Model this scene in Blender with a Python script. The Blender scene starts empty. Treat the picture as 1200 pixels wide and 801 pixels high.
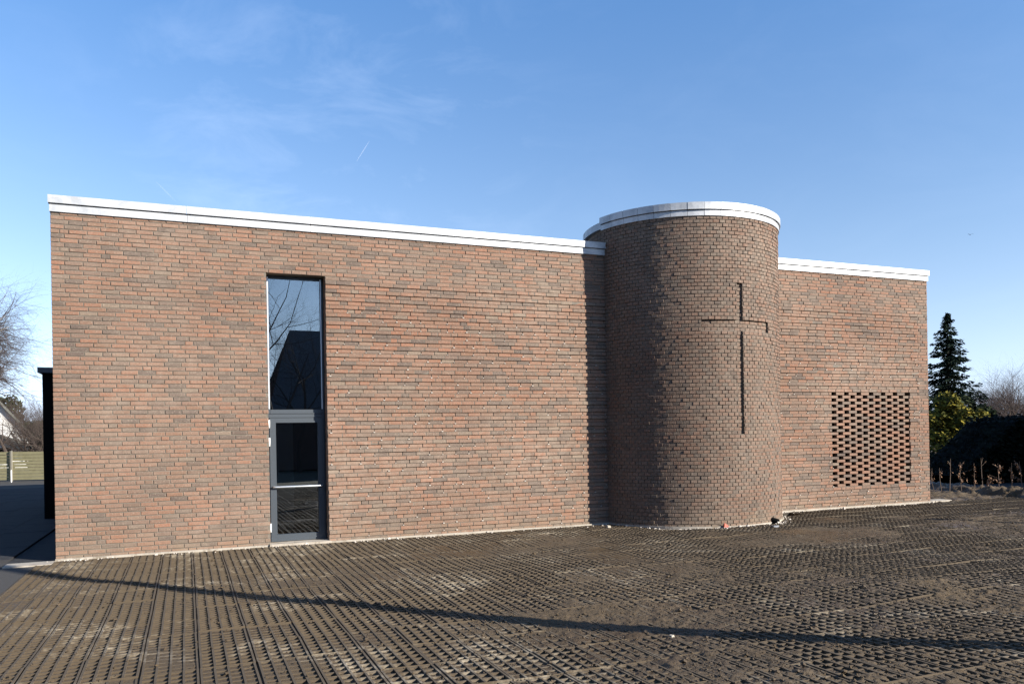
import bpy, bmesh, math, random
import numpy as np
from mathutils import Vector, Matrix
random.seed(7); NR = np.random.default_rng(11)
R = math.radians
sc = bpy.context.scene
COL = sc.collection

# ------------------------------------------------------------------ camera, sky, sun, exposure
# world: x runs along the church wall, -y points away from its face, z up
F, EYE, SY, ROLL, YAW = 930.0, 1.7427, -107.3, 0.01657, 0.39084
X0, Y0 = -6.7325, 11.6216
CA, SA = math.cos(YAW), math.sin(YAW)
def cam2w(X, Y, z=0.0):
    """lateral / depth as seen from the camera -> world"""
    u = (X - X0) * CA + (Y - Y0) * SA
    n = (X - X0) * SA - (Y - Y0) * CA
    return Vector((u, -n, z))
cam_loc = cam2w(0, 0, EYE)
cam = bpy.data.cameras.new("camera"); cob = bpy.data.objects.new("camera", cam); COL.objects.link(cob)
cam.sensor_width = 36; cam.lens = F / 1200 * 36; cam.clip_end = 9000; cam.clip_start = .1
cam.shift_y = 107.3 / 1200; cam.shift_x = -1.78 / 1200
cob.matrix_world = Matrix.Translation(cam_loc) @ Matrix.Rotation(-YAW, 4, 'Z') @ Matrix.Rotation(R(90), 4, 'X') @ Matrix.Rotation(-ROLL, 4, 'Z')
sc.camera = cob
def px(x, y, Y):
    """photo pixel at a depth -> world point (used to set far things at their places)"""
    a, b = x - 600, -(y - 400.5)
    c, s = math.cos(-ROLL), math.sin(-ROLL)
    a, b = c * a - s * b, s * a + c * b
    return cam2w(a / F * Y, Y, EYE + (b - SY) / F * Y)

SUN_AZ, SUN_EL = R(42.5), R(22)
SUN = Vector((math.sin(SUN_AZ) * math.cos(SUN_EL), -math.cos(SUN_AZ) * math.cos(SUN_EL), math.sin(SUN_EL)))
W = bpy.data.worlds.new("World"); sc.world = W; W.use_nodes = True
nt = W.node_tree; N = nt.nodes; Lk = nt.links; N.clear()
out = N.new('ShaderNodeOutputWorld'); bg = N.new('ShaderNodeBackground'); bg.inputs[1].default_value = 0.1
sky = N.new('ShaderNodeTexSky'); sky.sky_type = 'NISHITA'; sky.sun_disc = False
sky.sun_elevation = SUN_EL; sky.sun_rotation = math.pi - SUN_AZ
sky.air_density = 1.0; sky.dust_density = 0.2; sky.ozone_density = 2.2; sky.altitude = 20
tc = N.new('ShaderNodeTexCoord')
mp = N.new('ShaderNodeMapping'); mp.inputs['Scale'].default_value = (2.6, 2.6, 6.0); mp.inputs['Rotation'].default_value = (.18, .1, .3)
ns = N.new('ShaderNodeTexNoise'); ns.inputs['Scale'].default_value = 2.6; ns.inputs['Detail'].default_value = 7; ns.inputs['Roughness'].default_value = .62; ns.inputs['Distortion'].default_value = .5
rp = N.new('ShaderNodeValToRGB'); rp.color_ramp.elements[0].position = .48; rp.color_ramp.elements[1].position = .85
rp.color_ramp.elements[1].color = (.055, .055, .055, 1)
mx = N.new('ShaderNodeMixRGB'); mx.inputs[2].default_value = (7.2, 7.9, 9.2, 1)
Lk.new(tc.outputs['Generated'], mp.inputs[0]); Lk.new(mp.outputs[0], ns.inputs['Vector']); Lk.new(ns.outputs['Fac'], rp.inputs[0])
# pale blue air low over the horizon, alike all the way round
bw = N.new('ShaderNodeRGBToBW'); tint = N.new('ShaderNodeMixRGB'); tint.blend_type = 'MULTIPLY'; tint.inputs[0].default_value = 1; tint.inputs[2].default_value = (.60, .73, .98, 1)
sep = N.new('ShaderNodeSeparateXYZ'); mrz = N.new('ShaderNodeMapRange'); mrz.inputs['From Min'].default_value = 0; mrz.inputs['From Max'].default_value = .5; mrz.inputs['To Min'].default_value = .85; mrz.inputs['To Max'].default_value = 0
hz = N.new('ShaderNodeMixRGB'); Lk.new(sky.outputs[0], bw.inputs[0]); Lk.new(bw.outputs[0], tint.inputs[1]); Lk.new(tc.outputs['Generated'], sep.inputs[0]); Lk.new(sep.outputs['Z'], mrz.inputs['Value'])
Lk.new(mrz.outputs[0], hz.inputs[0]); Lk.new(sky.outputs[0], hz.inputs[1]); Lk.new(tint.outputs[0], hz.inputs[2])
hs = N.new('ShaderNodeHueSaturation'); hs.inputs['Saturation'].default_value = 1.2; hs.inputs['Hue'].default_value = .505; hs.inputs['Value'].default_value = 1.1; Lk.new(hz.outputs[0], hs.inputs['Color'])
cdir = (px(390, 190, 100) - cam_loc).normalized()
dt = N.new('ShaderNodeVectorMath'); dt.operation = 'DOT_PRODUCT'; dt.inputs[1].default_value = cdir; nrmv = N.new('ShaderNodeVectorMath'); nrmv.operation = 'NORMALIZE'
Lk.new(tc.outputs['Generated'], nrmv.inputs[0]); Lk.new(nrmv.outputs[0], dt.inputs[0])
mrc = N.new('ShaderNodeMapRange'); mrc.interpolation_type = 'SMOOTHSTEP'; mrc.inputs['From Min'].default_value = .955; mrc.inputs['From Max'].default_value = .999; mrc.inputs['To Min'].default_value = .35; mrc.inputs['To Max'].default_value = 2.2
Lk.new(dt.outputs['Value'], mrc.inputs['Value']); mlc = N.new('ShaderNodeMath'); mlc.operation = 'MULTIPLY'; Lk.new(rp.outputs[0], mlc.inputs[0]); Lk.new(mrc.outputs[0], mlc.inputs[1])
Lk.new(mlc.outputs[0], mx.inputs[0]); Lk.new(hs.outputs[0], mx.inputs[1]); Lk.new(mx.outputs[0], bg.inputs[0]); Lk.new(bg.outputs[0], out.inputs[0])
sl = bpy.data.lights.new("sun", 'SUN'); sl.energy = 5.0; sl.angle = R(.53); sl.color = (1, .93, .83)
so = bpy.data.objects.new("sun", sl); COL.objects.link(so); so.rotation_euler = SUN.to_track_quat('Z', 'Y').to_euler()
sc.view_settings.view_transform = 'Standard'; sc.view_settings.look = 'None'; sc.view_settings.gamma = 1
sc.view_settings.use_curve_mapping = False; sc.view_settings.exposure = 1.2

# ------------------------------------------------------------------ materials
class NT:
    def __init__(s, name):
        s.m = bpy.data.materials.new(name); s.m.use_nodes = True
        s.t = s.m.node_tree; s.b = s.t.nodes['Principled BSDF']
    def n(s, typ, **kw):
        nd = s.t.nodes.new(typ)
        for k, v in kw.items():
            if hasattr(nd, k) and not isinstance(v, (tuple,)) : setattr(nd, k, v)
            else: nd.inputs[k].default_value = v
        return nd
    def l(s, a, b): s.t.links.new(a, b)
    def noise(s, scale, detail=4, rough=.6, vec=None, dist=0):
        nd = s.t.nodes.new('ShaderNodeTexNoise'); nd.inputs['Scale'].default_value = scale; nd.inputs['Detail'].default_value = detail
        nd.inputs['Roughness'].default_value = rough; nd.inputs['Distortion'].default_value = dist
        s.l(vec if vec is not None else s.pos(), nd.inputs['Vector']); return nd.outputs['Fac']
    def pos(s):
        if not hasattr(s, 'g'): s.g = s.t.nodes.new('ShaderNodeNewGeometry')
        return s.g.outputs['Position']
    def island(s):
        s.pos(); return s.g.outputs['Random Per Island']
    def objrand(s):
        return s.t.nodes.new('ShaderNodeObjectInfo').outputs['Random']
    def ramp(s, fac, stops, interp='LINEAR'):
        nd = s.t.nodes.new('ShaderNodeValToRGB'); cr = nd.color_ramp; cr.interpolation = interp
        while len(cr.elements) < len(stops): cr.elements.new(.5)
        for e, (p, c) in zip(cr.elements, stops):
            e.position = p; e.color = (*c, 1) if isinstance(c, tuple) else (c, c, c, 1)
        s.l(fac, nd.inputs[0]); return nd.outputs[0]
    def mix(s, fac, a, b, typ='MIX'):
        nd = s.t.nodes.new('ShaderNodeMixRGB'); nd.blend_type = typ
        for i, v in enumerate((fac, a, b)):
            if isinstance(v, (int, float)): nd.inputs[i].default_value = v if i == 0 else (v, v, v, 1)
            elif isinstance(v, tuple): nd.inputs[i].default_value = (*v, 1)
            else: s.l(v, nd.inputs[i])
        return nd.outputs[0]
    def bump(s, h, strength=.3, dist=.01):
        nd = s.t.nodes.new('ShaderNodeBump'); nd.inputs['Strength'].default_value = strength; nd.inputs['Distance'].default_value = dist
        s.l(h, nd.inputs['Height']); s.l(nd.outputs[0], s.b.inputs['Normal'])
    def col(s, c):
        if isinstance(c, tuple): s.b.inputs['Base Color'].default_value = (*c, 1)
        else: s.l(c, s.b.inputs['Base Color'])
    def rough(s, r): s.b.inputs['Roughness'].default_value = r

def brick_mat(name, single, cool=0.0, dark=0.0):
    m = NT(name); r = m.objrand() if single else m.island()
    base = m.ramp(r, [(0, (.20, .145, .125)), (.10, (.33, .185, .125)), (.22, (.44, .195, .12)), (.33, (.33, .205, .155)), (.44, (.40, .205, .14)),
                      (.54, (.24, .18, .155)), (.64, (.46, .215, .135)), (.74, (.36, .245, .19)), (.83, (.12, .10, .098)), (.92, (.17, .135, .125)), (1, (.35, .285, .23))])
    base = m.mix(m.ramp(m.noise(1.1, 3, .6), [(.35, .32), (.65, 0.)]), base, (.20, .15, .115))
    base = m.mix(.13 + cool, base, (.31, .245, .205)); base = m.mix(dark, base, (.10, .085, .075))
    f = m.noise(38, 5, .7); base = m.mix(m.ramp(f, [(.38, 0.0), (.66, .55)]), base, (.17, .135, .115))
    f2 = m.noise(42, 4, .75); base = m.mix(m.ramp(f2, [(.54, 0.0), (.68, .6)]), base, (.56, .47, .39))
    big = m.noise(.42, 3, .55); fine = m.noise(6.5, 5, .75)
    fl = m.mix(1, m.ramp(big, [(.38, 0.06), (.66, .95)]), m.ramp(fine, [(.34, 0.05), (.72, .62)]), 'MULTIPLY')
    base = m.mix(fl, base, (.52, .44, .375))
    sz = m.t.nodes.new('ShaderNodeSeparateXYZ'); m.l(m.pos(), sz.inputs[0]); sp = m.mix(1, m.ramp(sz.outputs['Z'], [(.0, .55), (.38, 0.)]), m.ramp(m.noise(5, 5, .75), [(.35, 0.), (.65, 1.)]), 'MULTIPLY'); base = m.mix(sp, base, (.36, .30, .225))
    base = m.mix(1, base, (.585, .55, .505), 'MULTIPLY')
    m.col(base); m.rough(.93); m.b.inputs['Specular IOR Level'].default_value = .2
    m.bump(m.mix(.5, m.noise(95, 5, .75), m.noise(30, 3, .6)), .55, .006); return m.m
M = {}
M['brick'] = brick_mat('brick_fired_clay', False); M['brick1'] = brick_mat('brick_fired_clay_single', True)
M['brickT'] = brick_mat('brick_fired_clay_headers', False, .12, .42)
m = NT('mortar'); m.col(m.mix(m.ramp(m.noise(3, 4, .7), [(.35, 0.), (.7, 1.)]), (.095, .082, .065), (.175, .15, .12))); m.rough(.95); m.bump(m.noise(150, 3), .4, .004); M['mortar'] = m.m
m = NT('dark_mortar'); m.col(m.mix(m.noise(3, 4, .7), (.085, .072, .058), (.15, .128, .10))); m.rough(.95); M['mortarT'] = m.m
m = NT('pale_mortar'); m.col((.42, .38, .33)); m.rough(.95); M['dab'] = m.m
m = NT('zinc_flashing'); c = m.mix(m.ramp(m.noise(2.2, 5, .7), [(.42, 0.), (.6, 1.)]), (.33, .345, .36), (.48, .49, .50)); m.col(c)
m.b.inputs['Metallic'].default_value = .2; m.rough(.5); M['zinc'] = m.m
m = NT('concrete_pale'); m.col(m.mix(m.ramp(m.noise(2.7, 6, .8), [(.5, 0.), (.66, .8)]), m.mix(m.noise(8, 6, .7), (.24, .215, .175), (.42, .375, .31)), (.12, .09, .055))); m.rough(.9); m.bump(m.noise(90, 4), .3, .004); M['conc'] = m.m
m = NT('paver_concrete'); f = m.noise(.85, 5, .7, dist=.6); f2 = m.noise(7, 4, .75)
k = m.mix(1, m.ramp(f, [(.52, 0.0), (.66, .85)]), m.ramp(f2, [(.42, 0.0), (.62, 1.)]), 'MULTIPLY')
c = m.mix(m.noise(14, 5, .7), (.044, .031, .018), (.096, .071, .042)); c = m.mix(k, c, (.29, .25, .185)); m.col(c); m.rough(.92); m.bump(m.noise(140, 4), .4, .004); M['paver'] = m.m
m = NT('mud_soil'); f = m.noise(.6, 5, .65, dist=.4); f2 = m.noise(22, 6, .75)
c = m.mix(f2, (.026, .0165, .008), (.108, .072, .034)); c = m.mix(m.ramp(f, [(.45, 0.), (.72, .55)]), c, (.128, .090, .047))
c = m.mix(m.ramp(m.noise(160, 2), [(.62, 0.), (.75, .4)]), c, (.22, .175, .125))
m.col(c); m.bump(m.noise(70, 6, .8), .8, .016)
m.l(m.ramp(m.noise(.5, 4, .6), [(.42, .95), (.60, .42)]), m.b.inputs['Roughness']); M['soil'] = m.m
m = NT('bed_soil'); m.col(m.mix(m.noise(9, 5), (.02, .016, .011), (.05, .04, .027))); m.rough(.95); M['bed'] = m.m
m = NT('asphalt'); m.col(m.mix(m.noise(60, 4, .7), (.035, .034, .033), (.085, .082, .078))); m.rough(.95); m.b.inputs['Specular IOR Level'].default_value = .15; m.bump(m.noise(220, 3), .4, .004); M['asphalt'] = m.m
m = NT('shaded_slab_concrete'); m.col(m.mix(m.noise(5, 6, .7), (.022, .023, .026), (.05, .05, .052))); m.rough(.95); m.b.inputs['Specular IOR Level'].default_value = .1; m.bump(m.noise(130, 3), .3, .004); M['slab'] = m.m  # the building's shade is put into this near-black slab colour
m = NT('winter_grass_ground'); m.col(m.mix(m.noise(1.5, 6, .7), (.03, .027, .014), (.065, .057, .03))); m.rough(1); M['ground'] = m.m
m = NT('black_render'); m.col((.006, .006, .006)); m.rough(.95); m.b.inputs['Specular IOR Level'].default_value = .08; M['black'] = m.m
m = NT('grey_frame_paint'); m.col((.040, .050, .061)); m.rough(.45); M['frame'] = m.m
m = NT('alu_edge'); m.col((.62, .65, .68)); m.b.inputs['Metallic'].default_value = .6; m.rough(.4); M['alu'] = m.m
m = NT('white_plastic'); m.col((.82, .82, .80)); m.rough(.4); M['white'] = m.m
m = NT('interior_dark'); m.col((.04, .039, .037)); m.rough(.8); M['inside'] = m.m
m = NT('roof_felt'); m.col((.10, .10, .105)); m.rough(.9); M['felt'] = m.m
def glass_mat():
    m = bpy.data.materials.new('coated_glass'); m.use_nodes = True; t = m.node_tree; t.nodes.clear()
    o = t.nodes.new('ShaderNodeOutputMaterial'); mixs = t.nodes.new('ShaderNodeMixShader'); gl = t.nodes.new('ShaderNodeBsdfGlossy'); tr = t.nodes.new('ShaderNodeBsdfTransparent')
    fr = t.nodes.new('ShaderNodeLayerWeight'); fr.inputs[0].default_value = .5; mr = t.nodes.new('ShaderNodeMapRange')
    mr.inputs['To Min'].default_value = .23; mr.inputs['To Max'].default_value = 1.0
    pw = t.nodes.new('ShaderNodeMath'); pw.operation = 'POWER'; pw.inputs[1].default_value = 4
    t.links.new(fr.outputs['Facing'], pw.inputs[0]); t.links.new(pw.outputs[0], mr.inputs['Value'])
    gl.inputs['Roughness'].default_value = .004; gl.inputs[0].default_value = (.93, .97, 1, 1); tr.inputs[0].default_value = (.62, .66, .66, 1)
    t.links.new(mr.outputs[0], mixs.inputs[0]); t.links.new(tr.outputs[0], mixs.inputs[1]); t.links.new(gl.outputs[0], mixs.inputs[2]); t.links.new(mixs.outputs[0], o.inputs[0])
    return m
M['glass'] = glass_mat()
def leaf_mat(name, a, b, c=None):
    m = NT(name); cc = m.ramp(m.island(), [(0, a), (.5, b), (1, c or b)]); m.col(cc); m.rough(.7)
    m.b.inputs['Specular IOR Level'].default_value = .06; M[name] = m.m
leaf_mat('spruce_needles', (.006, .011, .008), (.012, .021, .013), (.02, .03, .02))
leaf_mat('yellow_leaves', (.03, .036, .010), (.11, .098, .017), (.23, .185, .028))
leaf_mat('dark_leaves', (.008, .012, .007), (.02, .027, .012), (.03, .037, .015))
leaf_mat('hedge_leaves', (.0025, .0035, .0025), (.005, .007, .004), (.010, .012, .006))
leaf_mat('dry_leaves', (.11, .06, .032), (.21, .12, .07), (.30, .20, .145))
def bark(name, a, b, s=9):
    m = NT(name); m.col(m.mix(m.noise(s, 5, .7), a, b)); m.rough(.95); M[name] = m.m
bark('bark_brown', (.028, .02, .016), (.07, .05, .039)); bark('bark_twig', (.045, .03, .026), (.085, .06, .05)); bark('bark_birch', (.30, .28, .26), (.55, .53, .5))
bark('bark_tan', (.075, .052, .038), (.13, .095, .07))
bark('fence_wood', (.13, .12, .06), (.26, .235, .135), 5); bark('grey_wood', (.12, .115, .09), (.20, .185, .15), 5)
m = NT('white_render'); m.col(m.mix(m.noise(3, 4), (.48, .475, .46), (.56, .555, .54))); m.rough(.9); M['house'] = m.m
m = NT('grey_roof'); m.col(m.mix(m.noise(6, 5), (.07, .073, .064), (.14, .14, .12))); m.rough(.9); M['hroof'] = m.m
m = NT('dark_brick_far'); m.col(m.mix(m.noise(3, 4), (.05, .035, .03), (.09, .06, .05))); m.rough(.9); M['darkbrick'] = m.m
m = NT('orange_plastic'); m.col((.40, .075, .04)); m.rough(.5); M['orange'] = m.m
m = NT('grey_plastic'); m.col((.07, .08, .10)); m.rough(.6); M['gplastic'] = m.m
m = NT('galvanised'); m.col((.35, .36, .37)); m.b.inputs['Metallic'].default_value = .6; m.rough(.5); M['steel'] = m.m

# ------------------------------------------------------------------ mesh helpers
class MB:
    def __init__(s): s.v = []; s.f = []
    def add(s, vs, fs):
        o = len(s.v); s.v.extend([tuple(p) for p in vs]); s.f.extend([tuple(i + o for i in q) for q in fs])
    def box(s, a, b):
        (x0, y0, z0), (x1, y1, z1) = a, b
        s.add([(x0, y0, z0), (x1, y0, z0), (x1, y1, z0), (x0, y1, z0), (x0, y0, z1), (x1, y0, z1), (x1, y1, z1), (x0, y1, z1)],
              [(0, 3, 2, 1), (4, 5, 6, 7), (0, 1, 5, 4), (1, 2, 6, 5), (2, 3, 7, 6), (3, 0, 4, 7)])
    def tube(s, pts, rad, n=6, cap=True):
        o = len(s.v); P = [Vector(p) for p in pts]; k = len(P)
        up = Vector((.31, .17, .93)).normalized()
        for i, p in enumerate(P):
            d = (P[min(i + 1, k - 1)] - P[max(i - 1, 0)])
            if d.length < 1e-9: d = Vector((0, 0, 1))
            d.normalize(); a = d.cross(up)
            if a.length < .05: a = d.cross(Vector((1, 0, 0)))
            a.normalize(); b = d.cross(a); r = rad[i] if isinstance(rad, (list, tuple)) else rad
            for j in range(n):
                t = 2 * math.pi * j / n; s.v.append(tuple(p + a * (r * math.cos(t)) + b * (r * math.sin(t))))
        for i in range(k - 1):
            for j in range(n):
                j2 = (j + 1) % n; s.f.append((o + i * n + j, o + i * n + j2, o + (i + 1) * n + j2, o + (i + 1) * n + j))
        if cap and n > 3: s.f.append(tuple(o + j for j in range(n))[::-1]); s.f.append(tuple(o + (k - 1) * n + j for j in range(n)))
    def quad(s, c, a, b):
        c, a, b = Vector(c), Vector(a), Vector(b); s.add([c - a - b, c + a - b, c + a + b, c - a + b], [(0, 1, 2, 3)])
    def mesh(s, name, mat):
        me = bpy.data.meshes.new(name); me.from_pydata(s.v, [], s.f); me.update()
        if mat: me.materials.append(mat)
        return me
    def build(s, name, mat, parent=None, smooth=False, kind=None):
        me = s.mesh(name, mat)
        if smooth: me.polygons.foreach_set('use_smooth', [True] * len(me.polygons))
        return link(name, me, parent, kind)
def link(name, me, parent=None, kind=None):
    o = bpy.data.objects.new(name, me); COL.objects.link(o)
    if parent is not None: o.parent = parent; o.matrix_parent_inverse = parent.matrix_world.inverted()
    if kind: o['kind'] = kind
    return o
def tag(o, label, cat, group=None):
    o['label'] = label; o['category'] = cat
    if group: o['group'] = group
    return o
def thing(name, label, cat, loc=(0, 0, 0), group=None):
    o = bpy.data.objects.new(name, None); COL.objects.link(o); o.location = loc; o.matrix_world = Matrix.Translation(loc)
    o.empty_display_size = .3
    return tag(o, label, cat, group)
def npmesh(name, V, Fq, mat, smooth=False):
    me = bpy.data.meshes.new(name); V = np.asarray(V, np.float32); Fq = np.asarray(Fq, np.int32); k = Fq.shape[1]
    me.vertices.add(len(V)); me.vertices.foreach_set('co', V.ravel()); me.loops.add(Fq.size); me.loops.foreach_set('vertex_index', Fq.ravel())
    me.polygons.add(len(Fq)); me.polygons.foreach_set('loop_start', np.arange(0, Fq.size, k, dtype=np.int32)); me.polygons.foreach_set('loop_total', np.full(len(Fq), k, np.int32))
    if smooth: me.polygons.foreach_set('use_smooth', np.ones(len(Fq), bool))
    me.update(calc_edges=True); me.validate(); me.materials.append(mat); return me

# value noise for the ground
_tabs = [NR.random((256, 256)) for _ in range(6)]
def vnoise(x, y, t=0):
    T = _tabs[t % 6]; xi = np.floor(x).astype(int); yi = np.floor(y).astype(int); fx = x - xi; fy = y - yi
    fx = fx * fx * (3 - 2 * fx); fy = fy * fy * (3 - 2 * fy); a = T[xi % 256, yi % 256]; b = T[(xi + 1) % 256, yi % 256]; c = T[xi % 256, (yi + 1) % 256]; d = T[(xi + 1) % 256, (yi + 1) % 256]
    return a * (1 - fx) * (1 - fy) + b * fx * (1 - fy) + c * (1 - fx) * fy + d * fx * fy - .5
def sstep(a, b, x): t = np.clip((x - a) / (b - a), 0, 1); return t * t * (3 - 2 * t)
def gh(x, y):
    """gentle settling of the paved ground; flat along the wall"""
    n = -y
    w = sstep(.3, 1.6, n) * sstep(-.2, .8, x) * (1 - sstep(19.0, 20.2, x))
    w2 = sstep(3, 9, x)
    return w * ((.03 + .07 * w2) * vnoise(x * .42 + 3.1, n * .5 + 7.7, 0) + (.02 + .03 * w2) * vnoise(x * .9 + 13, n * 1.0 + 2, 1) + .012 * vnoise(x * 2.2, n * 2.2, 2))

# ------------------------------------------------------------------ ground, path, road
MBG = MB(); MBG.add([(-2500, -1500, -.16), (2500, -1500, -.16), (2500, 3500, -.16), (-2500, 3500, -.16)], [(0, 1, 2, 3)])
g = MBG.build('ground', M['ground'], kind='structure')
# ---- pavement: concrete grid pavers 0.4 x 0.6 in mud
PW, PL, PG = .4, .608, .0125
PITX, PITN = 13.14, .46
PXS, PYS = -.2, -.10                       # first corner (x, y)
NXP, NYP = 50, 23
XE = PXS + NXP * (PW + PG); YE = PYS - NYP * (PL + .0045)
nx, ny = 60, 45
xs = np.linspace(PXS - .05, XE + .05, nx); ys = np.linspace(YE, PYS, ny); XX, YY = np.meshgrid(xs, ys)
V = np.stack([XX, YY, gh(XX, YY) - .085 - .4 * ((np.abs(XX - PITX) < .5) & (np.abs(YY + PITN) < .5))], -1).reshape(-1, 3)
idx = np.arange(nx * ny).reshape(ny, nx); Q = np.stack([idx[:-1, :-1], idx[:-1, 1:], idx[1:, 1:], idx[1:, :-1]], -1).reshape(-1, 4)
pave = link('pavement', npmesh('pavement', V, Q, M['bed']), None, 'structure')
def paver_arrays():
    CW, RW = 4, 6
    def edges(L, k, rib):
        cell = (L - rib * (k + 1)) / k; e = [0]
        for i in range(k): e += [e[-1] + rib, e[-1] + rib + cell]
        e += [L]; return e
    ex = edges(PW, CW, .017); ey = edges(PL, RW, .016); vs = []; fs = []
    def q(a, b, c, d): o = len(vs); vs.extend([a, b, c, d]); fs.append((o, o + 1, o + 2, o + 3))
    for i in range(len(ex) - 1):
        for j in range(len(ey) - 1):
            x0, x1, y0, y1 = ex[i] - PW / 2, ex[i + 1] - PW / 2, ey[j] - PL / 2, ey[j + 1] - PL / 2
            hole = i % 2 == 1 and j % 2 == 1
            cross = i % 2 == 1 and j % 2 == 0
            z = -.045 if hole else (-.004 if cross else 0)
            if not hole: q((x0, y0, z), (x1, y0, z), (x1, y1, z), (x0, y1, z))
            if hole:
                t = -.004
                q((x0, y0, z), (x0, y1, z), (x0, y1, 0), (x0, y0, 0)); q((x1, y1, z), (x1, y0, z), (x1, y0, 0), (x1, y1, 0))
                q((x1, y0, z), (x0, y0, z), (x0, y0, t), (x1, y0, t)); q((x0, y1, z), (x1, y1, z), (x1, y1, t), (x0, y1, t))
    a, b, z0 = PW / 2, PL / 2, -.06
    q((-a, -b, z0), (a, -b, z0), (a, -b, 0), (-a, -b, 0)); q((a, -b, z0), (a, b, z0), (a, b, 0), (a, -b, 0)); q((a, b, z0), (-a, b, z0), (-a, b, 0), (a, b, 0)); q((-a, b, z0), (-a, -b, z0), (-a, -b, 0), (-a, b, 0))
    return np.array(vs), np.array(fs)
pv, pf = paver_arrays()
pme = npmesh('grid_paver', pv, pf, M['paver'])
spots = []
for i in range(NXP):
    for j in range(NYP):
        x = PXS + (i + .5) * (PW + PG); y = PYS - (j + .5) * (PL + .0045)
        d = Vector((x, y, 0)) - Vector((cam_loc.x, cam_loc.y, 0)); Yd = d.x * SA + d.y * CA; Xd = d.x * CA - d.y * SA
        vis = Yd > 5.0 and abs(Xd / Yd) < .70
        # nothing under the round tower
        if (x - 11.10) ** 2 + (y - .32) ** 2 < 1.75 ** 2: continue
        if abs(x - PITX) < .42 and abs(y + PITN) < .46: continue
        spots.append(((0 if vis else 1, Yd if vis else 99), x, y))
spots.sort()
bigV = []; bigF = []
for k, (_, x, y) in enumerate(spots):
    e = .2; zc = float(gh(x, y)) + random.uniform(-.004, .004)
    sx = float(gh(x + e, y) - gh(x - e, y)) / (2 * e) + random.uniform(-.008, .008); sy = float(gh(x, y + e) - gh(x, y - e)) / (2 * e) + random.uniform(-.006, .006)
    Mx = Matrix.Translation((x + random.uniform(-.003, .003), y + random.uniform(-.004, .004), zc)) @ Matrix.Rotation(random.uniform(-.006, .006), 4, 'Z') @ Matrix.Rotation(-math.atan(sx), 4, 'Y') @ Matrix.Rotation(math.atan(sy), 4, 'X')
    if k < 300:
        o = bpy.data.objects.new('grid_paver', pme); COL.objects.link(o); o.parent = pave; o.matrix_world = Mx
    else:
        A = np.array(Mx); bigF.append(pf + len(pv) * len(bigV)); bigV.append(pv @ A[:3, :3].T + A[:3, 3])
link('grid_paver_field', npmesh('grid_paver_field', np.concatenate(bigV), np.concatenate(bigF), M['paver']), pave, 'stuff')
# ---- mud lying in and over the pavers
def soil_sheet(st, n0, n1, name):
    xs = np.arange(PXS - .02, XE + .02, st); ys = np.arange(-n1, -n0 + st * .5, st); XX, YY = np.meshgrid(xs, ys); n = -YY
    muddy = np.clip(sstep(3.0, 9.0, XX + .55 * (n - 4)) * sstep(3.5, 7.5, n + .25 * XX - .9), 0, 1)
    big = vnoise(XX * .55 + 5, n * .6 + 1, 3) + .6 * vnoise(XX * 1.3, n * 1.4, 4) + .35 * vnoise(XX * 3.1, n * 3.3, 5)
    lev = -.0165 + .021 * big + .004 * muddy
    lev = lev + .011 * np.exp(-((n - 2.5 - .35 * np.sin(XX * .7)) / 1.1) ** 2) * sstep(4.5, 7, XX) * (.5 + 1.2 * vnoise(XX * .8 + 2, n * .8, 2) + .3)
    lev = np.minimum(lev, .001 + .006 * muddy)
    fine = .010 * vnoise(XX * 11, n * 11, 1) + .010 * vnoise(XX * 25 + 4, n * 25, 2) + .007 * (NR.random(XX.shape) - .5) + .006 * vnoise(XX * 52, n * 52, 4)
    lev = lev + fine * (.4 + 1.05 * muddy) + muddy * .022 * np.maximum(vnoise(XX * 7 + 9, n * 7, 3) - .08, 0) * 2
    # in each cell the mud sinks away at the middle
    Z = gh(XX, YY) + lev
    V = np.stack([XX + NR.uniform(-.25, .25, XX.shape) * st, YY + NR.uniform(-.25, .25, XX.shape) * st, Z], -1).reshape(-1, 3)
    ny, nx = XX.shape; idx = np.arange(nx * ny).reshape(ny, nx); Q = np.stack([idx[:-1, :-1], idx[:-1, 1:], idx[1:, 1:], idx[1:, :-1]], -1)
    # only what the lens can take in
    dx = XX - cam_loc.x; dy = YY - cam_loc.y; Yd = dx * SA + dy * CA; Xd = dx * CA - dy * SA
    keep = ((Yd > 4.6) & (np.abs(Xd) < .80 * Yd + .5) & ((XX - 11.1) ** 2 + (YY - .32) ** 2 > 1.9 ** 2))[:-1, :-1]
    pit = ((np.abs(XX - PITX) < .34) & (np.abs(n - PITN) < .30))[:-1, :-1]
    Q = Q[keep & ~pit]
    used = np.unique(Q); remap = np.full(nx * ny, -1); remap[used] = np.arange(len(used))
    return link(name, npmesh(name, V[used], remap[Q], M['soil'], True), None, 'stuff')
soil_sheet(.024, .05, 5.5, 'mud')
soil_sheet(.015, 5.5, 11.2, 'wet_mud')
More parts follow.
